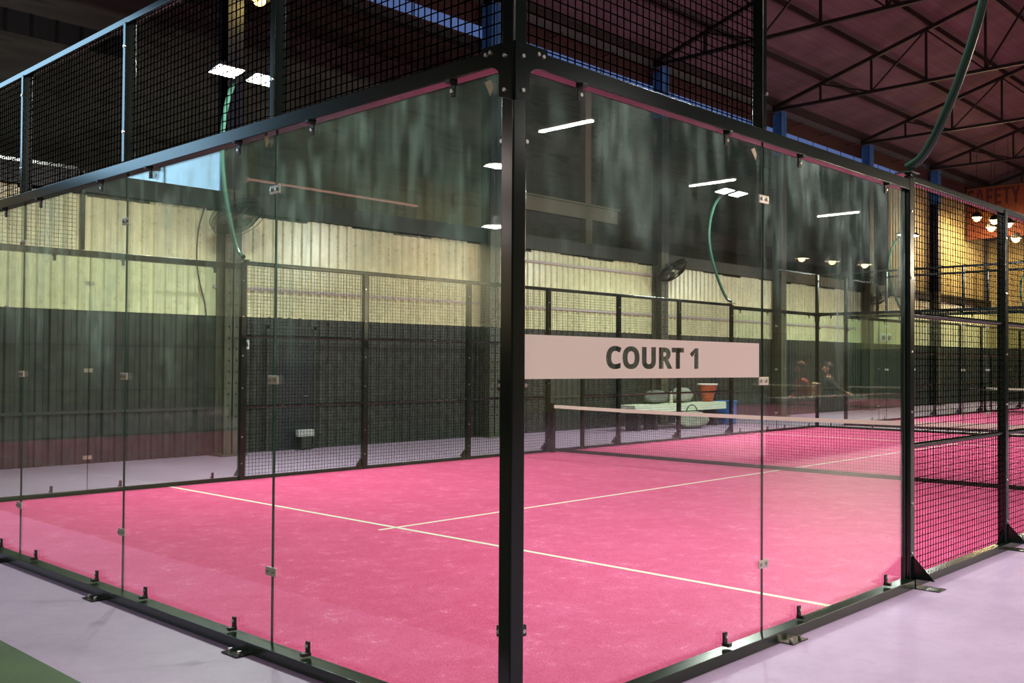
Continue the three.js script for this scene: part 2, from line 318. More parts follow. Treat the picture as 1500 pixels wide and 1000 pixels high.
/* a run of glass panes between a base rail and a top rail; local x runs along the wall, o = side facing out (+1 or -1 in local z) */
function glassRun(o, n, out, { film = true, detail = true, colour = M.pane } = {}) {
  const L = n * 2 * (o.userData.stretch || 1), s = L / n, BH = .065;
  const E0 = .052;
  part('base_rail', [rbox(L - 2 * E0, BH, .1, L / 2, BH / 2, out * .03, .004)], M.baseRail, o);
  part('top_rail', [rbox(L - 2 * E0, .08, .07, L / 2, 2.995, out * .01, .005)], M.paint, o);
  const pane = (a, b) => new THREE.BoxGeometry(b - a, 2.957 - BH, .012).translate((a + b) / 2, BH + (2.957 - BH) / 2, 0);
  const gFirst = pane(-s / 2 + E0, s / 2 - .003), gMid = pane(-s / 2 + .003, s / 2 - .003), gLast = pane(-s / 2 + .003, s / 2 - E0);
  for (let k = 0; k < n; k++) {
    const p = part('glass_pane', k === 0 ? gFirst : k === n - 1 ? gLast : gMid, [M.paneEdge, M.paneEdge, M.paneEdge, M.paneEdge, M.pane, M.pane], o); p.position.set(s * (k + .5), 0, 0);
    if (film) { const f = part('dirt_film', new THREE.PlaneGeometry(s - (k === 0 || k === n - 1 ? .062 : .008), 2.87), M.films[n === 2 ? 3 + k : k % 3], p); f.position.set(k === 0 ? .026 : k === n - 1 ? -.026 : 0, 1.505, out * .0075); }
    for (const fx of [.2, .8]) {
      for (const [y, up] of [[.115, 1], [2.92, -1]]) {
        const c = part('glass_clip', clipGeo, M.clip, o); c.position.set(s * (k + fx), y, 0); c.scale.set(1, up, out);
        if (detail) part('clip_bolt', boltGeo, M.steel, c).position.set(0, .012, .026);
      }
    }
    if (k) for (const y of [.47, 1.55, 2.63]) {
      const c = part('joint_plate', plateShape, M.plate, o); c.position.set(s * k, y, out * .011);
      if (detail) for (const d of [-.027, .027]) part('plate_bolt', boltGeo, M.steel, c).position.set(d, 0, out * .008);
    }
    if (detail && k) { const f = part('foot_plate', footGeo, M.paint, o); f.position.set(s * k + .17, 0, 0); f.scale.z = out; for (const d of [-.05, .05]) part('anchor_bolt', footBolt, M.steel, f).position.set(d, .014, .13); }
  }
}
function upperMesh(o, n, s, out, posts = true) {
  const L = n * s, Y0 = 3.04, Y1 = 4.02;
  part('top_rail', [rbox(L - .11, .05, .05, L / 2, Y1 + .02, 0, .006)], M.paint, o);
  const g = gridWires(.06, s - .06, Y0, Y1, .05, .0045, out * .0045);
  for (let k = 0; k < n; k++) part('wire_mesh', g, M.wire, o, 'stuff').position.set(s * k, 0, 0);
  if (posts) for (let k = 1; k <= (n > 1 ? n - 1 : 1); k++) { const p = part('upright', [rbox(.045, Y1 - Y0, .075, 0, (Y0 + Y1) / 2, 0, .006)], M.paint, o); p.position.x = s * k; for (const y of [3.25, 3.85]) part('bolt', boltGeo, M.steel, p).position.set(.012 * out, y, out * .042); }
}
function sideFence(o, out, zs) {      // mesh bays between posts; zs measured from the court's back wall; local x runs along the wall from the first post
  const z0 = zs[0], end = zs[zs.length - 1] - z0;
  part('top_rail', [rbox(end, .06, .06, end / 2, 3.05, 0, .012)], M.paint, o);
  part('base_rail', [rbox(end, .06, .09, end / 2, .03, out * .02, .004)], M.baseRail, o);
  const gusset = new THREE.Shape([new THREE.Vector2(0, 0), new THREE.Vector2(.17, 0), new THREE.Vector2(.15, .02), new THREE.Vector2(.0, .17)]);
  const gg = new THREE.ExtrudeGeometry(gusset, { depth: .008, bevelEnabled: false }).rotateY(-Math.PI / 2);
  const inner = new THREE.ExtrudeGeometry(new THREE.Shape([new THREE.Vector2(0, 0), new THREE.Vector2(.12, 0), new THREE.Vector2(0, .12)]), { depth: .01, bevelEnabled: false });
  zs.forEach((z, i) => {
    const p = part('post', [rbox(.08, 3.06, .08, 0, 1.53, 0, .01)], M.paint, o); p.position.x = z - z0;
    for (const y of [.25, .62, 1.3, 1.75, 2.3, 2.8]) for (const e of [-1, 1]) part('bolt', boltGeo, M.steel, p).position.set(e > 0 ? -.015 : .015, y, e * .043);
    const g = part('gusset', gg, M.paint, p); g.position.set(.004, .06, out * .04); g.scale.z = out;
    part('foot_plate', [box(.13, .008, .2, 0, .004, out * .17)], M.paint, p);
    if (i && i + 1 < zs.length) { const q = part('corner_stiffener', inner, M.paint, p); q.position.set(-.04, .06, 0); q.scale.x = -1; }
  });
  for (let i = 0; i + 1 < zs.length; i++) {
    const a = zs[i] - z0 + .04, b = zs[i + 1] - z0 - .04, door = zs[i] === 10;
    const da = door ? a + .93 : a;
    part('mid_rail', [rod(V(a, 2.03, 0), V(b, 2.03, 0), .022, 10)], M.paint, o);
    part('mid_rail', [rod(V(da, 1.04, 0), V(b, 1.04, 0), .022, 10)], M.paint, o);
    if (door) part('door_post', [rbox(.07, 2.0, .07, da - .03, 1.02, 0, .008)], M.paint, o);
    part('wire_mesh', door ? [gridWires(a, b, 2.05, 3.02, .05, .0042), gridWires(da, b, .07, 2.01, .05, .0042)] : gridWires(a, b, .07, 3.02, .05, .0042), M.wire, o, 'stuff');
  }
}
/* floodlight on a curved pole; local +x leans out of the court */
function floodlight(label, x, z, out) {
  const o = thing('floodlight', label, 'floodlight', 'court floodlights', [x, 3.083, z], out > 0 ? 0 : Math.PI);
  const pts = [[.0, .05], [.1, .1], [.2, .23], [.32, .46], [.45, .77], [.56, 1.1], [.635, 1.45], [.65, 1.75], [.59, 2.1], [.46, 2.4], [.28, 2.58], [.1, 2.64]].map(([a, b]) => V(a, b, 0));
  part('pole', tube(pts, .034, 60, 14), M.pole, o);
  part('mount_plate', [rbox(.14, .012, .14, 0, .006, 0, .004)], M.pole, o);
  part('cross_bar', [rod(V(.08, 2.64, -.32), V(.08, 2.64, .32), .02)], M.pole, o);
  for (const s of [-1, 1]) {
    const h = part('lamp_head', [rbox(.34, .05, .4, 0, .03, 0, .01), box(.3, .03, .02, 0, .07, .1), box(.3, .03, .02, 0, .07, 0), box(.3, .03, .02, 0, .07, -.1)], M.black, o);
    h.position.set(.0, 2.6, s * .27); h.rotation.z = out > 0 ? -.55 : -.16;
    part('lamp_lens', [box(.3, .012, .36, 0, 0, 0)], M.floodGlow, h);
    const l = new THREE.RectAreaLight(lin(.96, 1, .93), out > 0 ? FLOOD * .84 : FLOOD, .3, .36); l.position.set(0, -.012, 0); l.rotation.x = -Math.PI / 2; h.add(l);
  }
}
function court(z0, c, full) {
  const turf = structure('court_turf', c === 1 ? 'bright pink artificial turf of the nearer court' : 'bright pink artificial turf of the court beyond the end glass', 'turf');
  { const g = span(-W + .03, -.03, 0, .02, z0 - LEN + .03, z0 - .03), p = g.attributes.position, u = g.attributes.uv; for (let i = 0; i < p.count; i++) u.setXY(i, p.getX(i) / 2.3, p.getZ(i) / 2.3); part('turf_carpet', g, M.turf, turf); }
  for (const z of [-3.0, -17.0]) part('service_line', [span(-W + .05, -.05, .018, .0225, z0 + z - .025, z0 + z + .025)], M.line, turf);
  part('centre_line', [span(-W / 2 - .025, -W / 2 + .025, .018, .0222, z0 - 17.2, z0 - 2.8)], M.line, turf);

  const nm = c === 1 ? 'the nearer court' : 'the farther court';
  const H = Math.PI / 2, k = W / 10;
  const cornerPost = (x, z, label, sx, sz) => {
    const o = thing('corner_post', label, 'post', 'court corner posts', [x, 0, z]);
    part('shaft', [rbox(.08, 4.06, .08, sx * .01, 2.03, sz * .01, .008)], M.paint, o);
    for (const [dx, dz] of [[1, 0], [0, 1]]) {
      const shape = new THREE.Shape(); const w = .155, n = .085;
      shape.moveTo(-.035, 3.045); shape.lineTo(w, 3.045); shape.lineTo(w, 2.955); shape.quadraticCurveTo(n * .62, 2.955, n * .55, 2.91); shape.lineTo(n * .55, 2.815); shape.lineTo(-.035, 2.79); shape.closePath();
      const g = plain(new THREE.ExtrudeGeometry(shape, { depth: .006, bevelEnabled: true, bevelSize: .002, bevelThickness: .002, bevelSegments: 1 }));
      const mirrored = dx ? sx > 0 : sz > 0;
      if (dx) { g.scale(-sx, 1, 1); g.translate(sx * .012, 0, sz > 0 ? .052 : -.06); } else { g.rotateY(-H); g.scale(1, 1, -sz); g.translate(sx > 0 ? .06 : -.052, 0, sz * .012); }
      if (mirrored) { const p = g.attributes.position; for (let i = 0; i < p.count; i += 3) { const a = [p.getX(i), p.getY(i), p.getZ(i)]; p.setXYZ(i, p.getX(i + 1), p.getY(i + 1), p.getZ(i + 1)); p.setXYZ(i + 1, ...a); } }
      g.computeVertexNormals();
      const b = part('corner_bracket', g, M.paint, o);
      for (const [a, y] of [[.008, 2.985], [.008, 2.835], [-.085, 3.015], [-.115, 3.01]]) {
        const q = part('bracket_bolt', boltGeo, M.steel, b);
        if (dx) q.position.set(sx * a, y, sz * .064); else { q.position.set(sx * .064, y, sz * a); q.rotation.y = H; }
      }
    }
    for (const y of [.47, 1.55, 2.63]) { const q = part('glass_clip', [rbox(.02, .05, .05, -sx * .0, y, -sz * .06, .004), rbox(.05, .05, .02, -sx * .06, y, 0, .004)], M.clip, o); part('clip_bolt', boltGeo, M.steel, q).position.set(-sx * .065, y, sz * .012); const t = part('clip_bolt', boltGeo, M.steel, q); t.position.set(sx * .012, y, -sz * .065); t.rotation.y = H; }
    for (const y of [3.35, 3.37]) part('bolt', boltGeo, M.steel, o).position.set(sx * (y === 3.35 ? .0 : .03), 3.36, sz * .052);
    part('base_plate', [box(.16, .01, .16, 0, .005, 0)], M.paint, o);
  };
  cornerPost(0, z0, c === 1 ? 'dark corner post between the glass back wall and the signed glass' : 'dark corner post of the farther court on the side towards the walkway', 1, 1);
  cornerPost(-W, z0, c === 1 ? 'dark corner post at the far end of the nearest glass back wall' : 'dark corner post of the farther court just past the end glass', -1, 1);
  if (full) { cornerPost(-W, z0 - LEN, 'dark corner post where the end glass meets the cladding side', -1, -1); cornerPost(0, z0 - LEN, 'dark corner post where the end glass meets the walkway side', 1, -1); }

  const run = (label, x, z, turn, n, out, st, opt) => { const o = thing('glass_wall', label, 'glass wall', 'glass walls of the courts', [x, 0, z], turn); o.userData.stretch = st; glassRun(o, n, out, opt); delete o.userData.stretch; };
  run(c === 1 ? 'clear glass back wall of five panes beside the green floor' : 'clear glass back wall of the farther court facing the nearer court', 0, z0, Math.PI, 5, -1, k, { detail: c === 1, film: c === 1 });
  run(`clear glass side wall with ${c === 1 ? 'the court sign on it' : 'two panes on the walkway side of the farther court'}`, 0, z0, H, 2, 1, 1, { detail: c === 1, film: c === 1 });
  run(`clear two pane glass side wall ${c === 1 ? 'facing the first column' : 'of the farther court by the cladding wall'}`, -W, z0, H, 2, -1, 1, { detail: c === 1, film: false });
  if (full) {
    run('clear two pane glass side wall at the far corner by the cladding wall', -W, z0 - 16, H, 2, -1, 1, { detail: false, film: false });
    run('clear two pane glass side wall at the far corner by the walkway', 0, z0 - 16, H, 2, 1, 1, { detail: false, film: false });
    run(`clear glass end wall of five panes at the far end of ${nm}`, 0, z0 - LEN, Math.PI, 5, 1, k, { detail: false, film: false });
  }
  const um = (label, x, z, turn, n, s, out) => { const o = thing('mesh_fence', label, 'fence', 'upper mesh fences', [x, 0, z], turn); upperMesh(o, n, s, out); };
  um(`black wire mesh fence on top of the glass back wall of ${nm}`, 0, z0, Math.PI, 5, 2 * k, -1);
  um(`short black wire mesh fence above the glass ${c === 1 ? 'with the court sign' : 'of the farther court on the walkway side'}`, 0, z0, H, 1, 1.97, 1);
  um(`short black mesh fence above the cladding side glass of ${nm}`, -W, z0, H, 1, 1.9, -1);
  if (full) {
    um(`black wire mesh fence on top of the glass end wall of ${nm}`, 0, z0 - LEN, Math.PI, 5, 2 * k, 1);
    const a = thing('mesh_fence', 'short black mesh fence above the far corner glass by the cladding wall', 'fence', 'upper mesh fences', [-W, 0, z0 - 18], H); upperMesh(a, 1, 1.97, -1, false); part('upright', [rbox(.045, .95, .075, 0, 3.545, 0, .006)], M.paint, a);
    const b = thing('mesh_fence', 'short black mesh fence above the far corner glass by the walkway', 'fence', 'upper mesh fences', [0, 0, z0 - 18], H); upperMesh(b, 1, 1.97, 1, false); part('upright', [rbox(.045, .95, .075, 0, 3.545, 0, .006)], M.paint, b);
  }
  const sf = (label, x, out) => { const o = thing('side_fence', label, 'fence', 'side fences of black posts and mesh', [x, 0, z0 - 4], H); sideFence(o, out, [4, 6, 8.08, 10, 12, 14, 16]); };
  sf(`black post and wire mesh side fence of ${nm} along the cladding wall`, -W, -1);
  sf(`black post and wire mesh side fence of ${nm} along the open walkway`, 0, 1);

  const fl = (t, x, z, out) => floodlight(`green curved floodlight pole ${t}`, x, z, out);
  fl(c === 1 ? 'by the first column and wall fan' : 'first past the end glass by the cladding wall', -W, z0 - 4, -1);
  fl(c === 1 ? 'rising from the end post of the signed glass' : 'on the walkway side of the farther court', 0, z0 - 4, 1);
  fl(`past the net of ${nm} by the cladding wall`, -W, z0 - 16, -1);
  fl(`past the net of ${nm} by the walkway`, 0, z0 - 16, 1);

  // net
  const net = thing('padel_net', `black net with a cream top band across ${nm}`, 'net', null, [0, 0, z0 - 10]);
  for (const x of [-.13, -W + .13]) part('net_post', [rbox(.08, .94, .08, x, .47, 0, .01)], M.paint, net);
  const sag = x => .9 - .04 * (1 - Math.pow((x + W / 2) / (W / 2), 2));
  const list = []; for (let x = -W + .2; x < -.19; x += .045) list.push([V(x, .1, 0), V(x, sag(x) - .03, 0)]);
  for (let y = .12; y < .87; y += .045) list.push([V(-W + .16, y, .003), V(-W / 2, y - .025 * y, .003)], [V(-W / 2, y - .025 * y, .003), V(-.16, y, .003)]);
  part('net_mesh', wires(list, .0035), M.netCord, net, 'stuff');
  const bandPts = (y0, y1, sg) => { const gs = []; const n = 12; for (let i = 0; i < n; i++) { const a = -W + .15 + (W - .3) * i / n, b = -W + .15 + (W - .3) * (i + 1) / n; const ya = sg ? sag(a) : y1, yb = sg ? sag(b) : y1; gs.push(bar(V(a, ya - (y1 - y0) / 2, 0), V(b, yb - (y1 - y0) / 2, 0), y1 - y0, .014)); } return gs; };
  part('top_band', bandPts(.84, .9, true), M.band, net);
  part('bottom_band', bandPts(.04, .1, false), M.clip, net);
}
court(0, 1, true);
court(-21.6, 2, false);

/* printed court sign: vinyl strip with the letters cut out of it */
{
  const font = await new FontLoader().loadAsync('fonts/droid/droid_sans_bold.typeface.json');
  const shapes = font.generateShapes('COURT 1', .151);
  let x0 = 1e9, x1 = -1e9, yt = 0; const all = [];
  for (const s of shapes) { const e = s.extractPoints(8); all.push(e); for (const p of e.shape) { x0 = Math.min(x0, p.x); x1 = Math.max(x1, p.x); yt = Math.max(yt, p.y); } }
  const grow = (pts, d) => { const n = pts.length, q = pts[0].distanceTo(pts[n - 1]) < 1e-6 ? pts.slice(0, -1) : pts, m = q.length, sg = THREE.ShapeUtils.area(q) > 0 ? 1 : -1; return q.map((p, i) => { const a = q[(i + m - 1) % m], b = q[(i + 1) % m], u = p.clone().sub(a).normalize(), v = b.clone().sub(p).normalize(), nx = u.y + v.y, ny = -(u.x + v.x), l = Math.hypot(nx, ny) || 1, c = Math.max(.5, Math.sqrt((1 + u.dot(v)) / 2)); return new THREE.Vector2(p.x + sg * d * nx / l / c, p.y + sg * d * ny / l / c); }); };
  const kx = .742 / (x1 - x0), map = pts => pts.map(p => new THREE.Vector2(.608 + (p.x - x0) * kx, 1.626 + p.y * .106 / yt));
  const strip = new THREE.Shape([new THREE.Vector2(.05, 1.578), new THREE.Vector2(1.955, 1.572), new THREE.Vector2(1.955, 1.772), new THREE.Vector2(.05, 1.776)]);
  const islands = [];
  for (const e of all) { strip.holes.push(new THREE.Path(map(grow(e.shape, .0045)))); for (const h of e.holes) islands.push(new THREE.Shape(map(grow(h, -.0045)))); }
  const o = thing('court_sign', 'beige vinyl strip reading COURT 1 in cut out letters on the glass', 'sign', null, [0, 0, 0], Math.PI / 2);
  const m = phys({ color: lin(.98, .86, .76), roughness: 1, transmission: .5, thickness: 0, side: THREE.DoubleSide });
  const place = g => g.translate(0, 0, .0085);
  part('vinyl_strip', place(new THREE.ShapeGeometry([strip], 8)), m, o);
  islands.forEach(i => part('letter_counter', place(new THREE.ShapeGeometry([i], 8)), m, o));
}

for (const [x, y, z, turn, t, where] of [[-.155, 2.885, .02, 0, .3, 'back wall next to the corner post'], [-2.075, 2.925, .02, 0, .1, 'back wall by its first joint'], [.02, 2.885, -1.9, Math.PI / 2, .5, 'side wall by its joint']]) {
  const o = thing('paper_tag', `beige paper tag at the top of the glass ${where}`, 'tag', 'paper tags on the glass', [x, y, z], turn);
  const g = new THREE.ExtrudeGeometry(new THREE.Shape([[-.02, .035], [.02, .03], [.022, -.01], [-.004, -.04]].map(p => new THREE.Vector2(...p))), { depth: .001, bevelEnabled: false }); g.rotateZ(t); g.translate(0, 0, -.011);
  part('tag_sheet', g, std(lin(.7, .6, .42), .8), o);
}

/* ================= THINGS ROUND THE COURTS ================= */
function wallFan(label, z) {
  const o = thing('wall_fan', label, 'fan', 'wall fans on the columns', [XL + .45, 4.2, z]);
  const head = new THREE.Group(); head.name = 'fan_head'; o.add(head);
  head.position.set(.35, 0, -.06); head.rotation.set(0, .35, -.95, 'YXZ');
  const R = .46, ring = [];
  for (const [r, x] of [[R, 0], [R * .99, .08], [R * .99, -.08], [.27, .14], [.14, .16], [.27, -.13]]) ring.push(new THREE.TorusGeometry(r, .006, 6, 40).rotateY(Math.PI / 2).translate(x, 0, 0));
  const spokes = []; for (let k = 0; k < 90; k++) { const a = k / 90 * Math.PI * 2, c = Math.cos(a), s = Math.sin(a); spokes.push([V(.16, c * .06, s * .06), V(.14, c * .27, s * .27)], [V(.14, c * .27, s * .27), V(.0, c * R, s * R)], [V(-.13, c * .1, s * .1), V(-.08, c * R, s * R)]); }
  part('guard', [...ring.map(plain), wires(spokes, .0045)], M.truss, head);
  part('motor', [new THREE.CylinderGeometry(.09, .07, .2, 20).rotateZ(Math.PI / 2).translate(-.15, 0, 0)], M.black, head);
  for (let k = 0; k < 3; k++) { const b = part('blade', [new THREE.SphereGeometry(1, 16, 8).scale(.012, .16, .08).rotateY(.5).translate(0, .21, 0)], std(lin(.06, .06, .055), .4), head); b.rotation.x = k * Math.PI * 2 / 3; }
  part('bracket', [rod(V(-.05, 0, 0), V(.22, 0, -.03), .025), box(.02, .25, .12, -.02, 0, 0)], M.truss, o);
}
wallFan('round caged wall fan tilted down from the first column near the curved light pole', -5.6);
wallFan('round caged wall fan on the column beside the second curved light pole', -18.0);
wallFan('small distant round caged wall fan beyond the end glass', -30.6);

{ // pipe, switch box with conduit, emergency lamp, door, power adaptor
  const p = part('conduit_pipe', [rod(V(XL + .3, 5.0, -6.1), V(XL + .3, 4.99, -9.9), .026)], std(lin(.6, .36, .3), .45), scene); p.name = numbered('conduit_pipe');
  p.userData = { label: 'pinkish pipe bracketed along the wall above the cream cladding', category: 'pipe' };
  part('end_bracket', [box(.28, .07, .07, XL + .16, 5, -6.12), box(.28, .05, .05, XL + .16, 4.99, -9.85)], M.girt, p);
  const s = thing('isolator_switch', 'white isolator switch box with a conduit on the first column', 'switch', null, [XL + .46, 1.98, -6.0]);
  part('switch_box', [rbox(.03, .17, .17, 0, 0, 0, .01)], M.white, s); part('knob', [new THREE.CylinderGeometry(.04, .045, .03, 16).rotateZ(Math.PI / 2).translate(.03, 0, 0)], M.black, s);
  part('conduit', tube([V(0, .08, 0), V(0, .25, .03), V(0, .9, .04), V(0, 1.9, .06), V(0, 2.2, .06)], .011, 30, 6), M.white, s);
  const c = thing('hanging_cable', 'thin black cable hanging down the cream cladding left of the first column', 'cable', null, [XL + .12, 0, -5.35]);
  part('cable_run', tube([V(0, 4.4, -.05), V(0, 4.0, .05), V(0, 3.3, .06), V(0, 2.7, -.08), V(0, 2.4, -.12)], .012, 30, 6), M.black, c);
  const d = thing('door_1', 'dark steel door in the charcoal cladding to the right of the first column', 'door', null, [XL + .06, 0, -6.9]); d.userData.kind = 'structure';
  part('door_leaf', [rbox(.04, 2.3, .92, 0, 1.15, -.25, .005)], std(lin(.018, .022, .026), .5), d); part('door_frame', [span(-.02, .03, 0, 2.36, .21, .26), span(-.02, .03, 0, 2.36, -.77, -.71), span(-.02, .03, 2.3, 2.36, -.77, .26)], M.charcoal2, d); part('door_handle', [rod(V(.04, 1.02, -.6), V(.04, 1.02, -.48), .012)], M.steel, d);
  const e = thing('emergency_light', 'white twin lamp emergency light on the wall beyond the end glass', 'light', null, [XL + .12, 2.75, -32.3]);
  part('housing', [rbox(.08, .32, .9, 0, 0, 0, .02)], M.white, e); for (const q of [-.25, .25]) part('lamp', [new THREE.CylinderGeometry(.1, .08, .08, 16).rotateZ(Math.PI / 2).translate(.07, -.02, q)], std(lin(.2, .2, .19), .3), e);
  const a = thing('power_adaptor', 'grey power box with a black cord standing low beside the dark door', 'power box', null, [XL + .25, .25, -7.35]);
  part('case', [rbox(.12, .14, .34, 0, .07, 0, .02)], std(lin(.45, .47, .46), .4), a); part('cord', tube([V(.05, .05, -.2), V(.1, 0, -.3), V(.1, -.1, -.2), V(.06, -.2, -.05), V(.1, -.24, .25)], .012, 30, 6), M.black, a);
  part('stand', [span(-.06, .06, -.25, 0, -.1, .1)], M.charcoal2, a);
}
{ // long bench by the wall with what stands on and under it
  const b = thing('bench', 'long white bench behind the side fence with a deep pale edge', 'bench', null, [-12.6, 0, -17.4]);
  part('bench_top', [rbox(.55, .2, 3.9, 0, .55, 0, .01)], std(lin(.72, .8, .62), .5), b);
  for (const z of [-1.6, -.9, 1.0, 1.7]) part('leg', [span(-.2, .2, 0, .45, z - .05, z + .05)], M.black, b);
  const bl = thing('storage_bin', 'blue plastic bin at the right end of the white bench', 'bin', null, [-12.6, 0, -19.72]);
  part('bin_body', [rbox(.5, .62, .36, 0, .31, 0, .03)], std(lin(.02, .12, .4), .5), bl); part('bin_lid', [rbox(.54, .04, .4, 0, .64, 0, .015)], std(lin(.03, .16, .5), .5), bl);
  const bag = (name, label, cat, pos, mat, sx, sy, sz, strap) => {
    const o = thing(name, label, cat, null, pos); const g = new THREE.SphereGeometry(1, 24, 16), p = g.attributes.position;
    for (let i = 0; i < p.count; i++) { const x = p.getX(i), y = p.getY(i), z = p.getZ(i), k = 1 + .12 * Math.sin(5 * x + 3 * z) * Math.cos(4 * y); p.setXYZ(i, Math.sign(x) * Math.pow(Math.abs(x), .7) * k * sx, (Math.sign(y) * Math.pow(Math.abs(y), .75) * k + 1.14) * sy, Math.sign(z) * Math.pow(Math.abs(z), .7) * k * sz * (1 - .25 * y)); }
    g.computeVertexNormals(); part('bag_body', g, mat, o);
    part('bag_handle', new THREE.TorusGeometry(sz * .5, .014, 6, 20, Math.PI).rotateY(Math.PI / 2).translate(0, sy * 1.8, 0), strap, o);
  };
  bag('sports_bag', 'grey and black sports bag lying on the white bench', 'bag', [-12.6, .655, -16.6], std(lin(.16, .17, .15), .8), .2, .16, .33, M.black);
  bag('cloth_sack', 'pale cloth sack sitting on the white bench', 'bag', [-12.6, .66, -17.7], std(lin(.33, .33, .28), .9), .2, .18, .3, M.black);
  bag('cloth_sack', 'large pale crumpled sack on the floor under the white bench', 'bag', [-12.2, 0, -17.6], std(lin(.36, .38, .3), .9), .28, .2, .5, M.black);
  const k = thing('basket', 'orange red tapered basket standing on the white bench', 'basket', null, [-12.6, .65, -18.85]);
  part('basket_body', new THREE.LatheGeometry([[.001, 0], [.13, 0], [.16, .12], [.27, .45], [.28, .47], [.26, .46], [.12, .02], [.001, .02]].map(([x, y]) => new THREE.Vector2(x, y)), 24), std(lin(.5, .1, .045), .7), k);
  part('basket_liner', new THREE.TorusGeometry(.265, .025, 8, 28).rotateX(Math.PI / 2).translate(0, .47, 0), M.band, k);
  const bt = thing('water_bottle', 'small pale bottle standing on the white bench', 'bottle', null, [-12.5, .65, -17.1]);
  part('bottle_body', new THREE.LatheGeometry([[.001, 0], [.045, 0], [.048, .02], [.048, .2], [.02, .26], [.02, .28], [.001, .28]].map(([x, y]) => new THREE.Vector2(x, y)), 16), std(lin(.6, .6, .45), .4), bt); part('bottle_cap', new THREE.CylinderGeometry(.024, .024, .035, 12).translate(0, .295, 0), M.white, bt);
}
{ // orange banner hung across the far end
  const font = await new FontLoader().loadAsync('fonts/droid/droid_sans_bold.typeface.json');
  const o = thing('safety_banner', 'orange banner with dark red SAFETY lettering hung at the far end of the hall', 'banner', null, [XL + .15, 0, -40.5]);
  part('banner_cloth', [rbox(6.5, 2.3, .03, 3.25, 8.5, 0, .01)], phys({ color: lin(.2, .045, .016), roughness: .8, transmission: .3, thickness: 0 }), o);
  const g = new THREE.ShapeGeometry(font.generateShapes('SAFETY', .74), 4); g.computeBoundingBox(); const bb = g.boundingBox; g.scale(2.35 / (bb.max.x - bb.min.x), 1, 1); g.translate(.0, 8.83, .02);
  part('lettering', g, std(lin(.045, .003, .003), .8), o);
  part('printed_shape', [rbox(1.3, .5, .01, 1.35, 8.35, .022, .004)], std(lin(.22, .08, .016), .8), o);
  part('hanging_rail', [rod(V(0, 9.66, 0), V(6.5, 9.66, 0), .03), rod(V(.4, 9.66, 0), V(.4, 10, 0), .015), rod(V(6, 9.66, 0), V(6, 10, 0), .015)], M.truss, o);
}

/* ---------- people at the bar beside the court, seen mirrored in the signed glass ---------- */
function blob(bones, lo, hi, res, k) {
  const mc = new MarchingCubes(res, new THREE.MeshBasicMaterial(), false, false, 120000); mc.isolation = 0;
  const c = lo.clone().add(hi).multiplyScalar(.5), half = hi.clone().sub(lo).multiplyScalar(.5), H = Math.max(half.x, half.y, half.z);
  const pa = new THREE.Vector3(), ba = new THREE.Vector3(), p = new THREE.Vector3();
  const dist = q => { let m = 1e3; for (const [a, b, ra, rb] of bones) { pa.subVectors(q, a); ba.subVectors(b, a); const t = Math.max(0, Math.min(1, pa.dot(ba) / Math.max(1e-9, ba.lengthSq()))); const d = pa.addScaledVector(ba, -t).length() - (ra + (rb - ra) * t); const h = Math.max(k - Math.abs(m - d), 0) / k; m = Math.min(m, d) - h * h * k * .25; } return m; };
  const half1 = res / 2;
  for (let z = 0; z < res; z++) for (let y = 0; y < res; y++) for (let x = 0; x < res; x++) { p.set((x - half1) / half1 * H + c.x, (y - half1) / half1 * H + c.y, (z - half1) / half1 * H + c.z); mc.field[x + y * res + z * res * res] = -dist(p); }
  mc.update();
  let g = new THREE.BufferGeometry(); g.setAttribute('position', new THREE.Float32BufferAttribute(Array.from(mc.positionArray.slice(0, mc.count * 3)), 3));
  g.scale(H, H, H); g.translate(c.x, c.y, c.z); g = mergeVertices(g, 1e-4); g.computeVertexNormals(); return g;
}
function tint(g, fn) { const p = g.attributes.position, c = []; for (let i = 0; i < p.count; i++) c.push(...fn(p.getX(i), p.getY(i), p.getZ(i))); g.setAttribute('color', new THREE.Float32BufferAttribute(c, 3)); return g; }
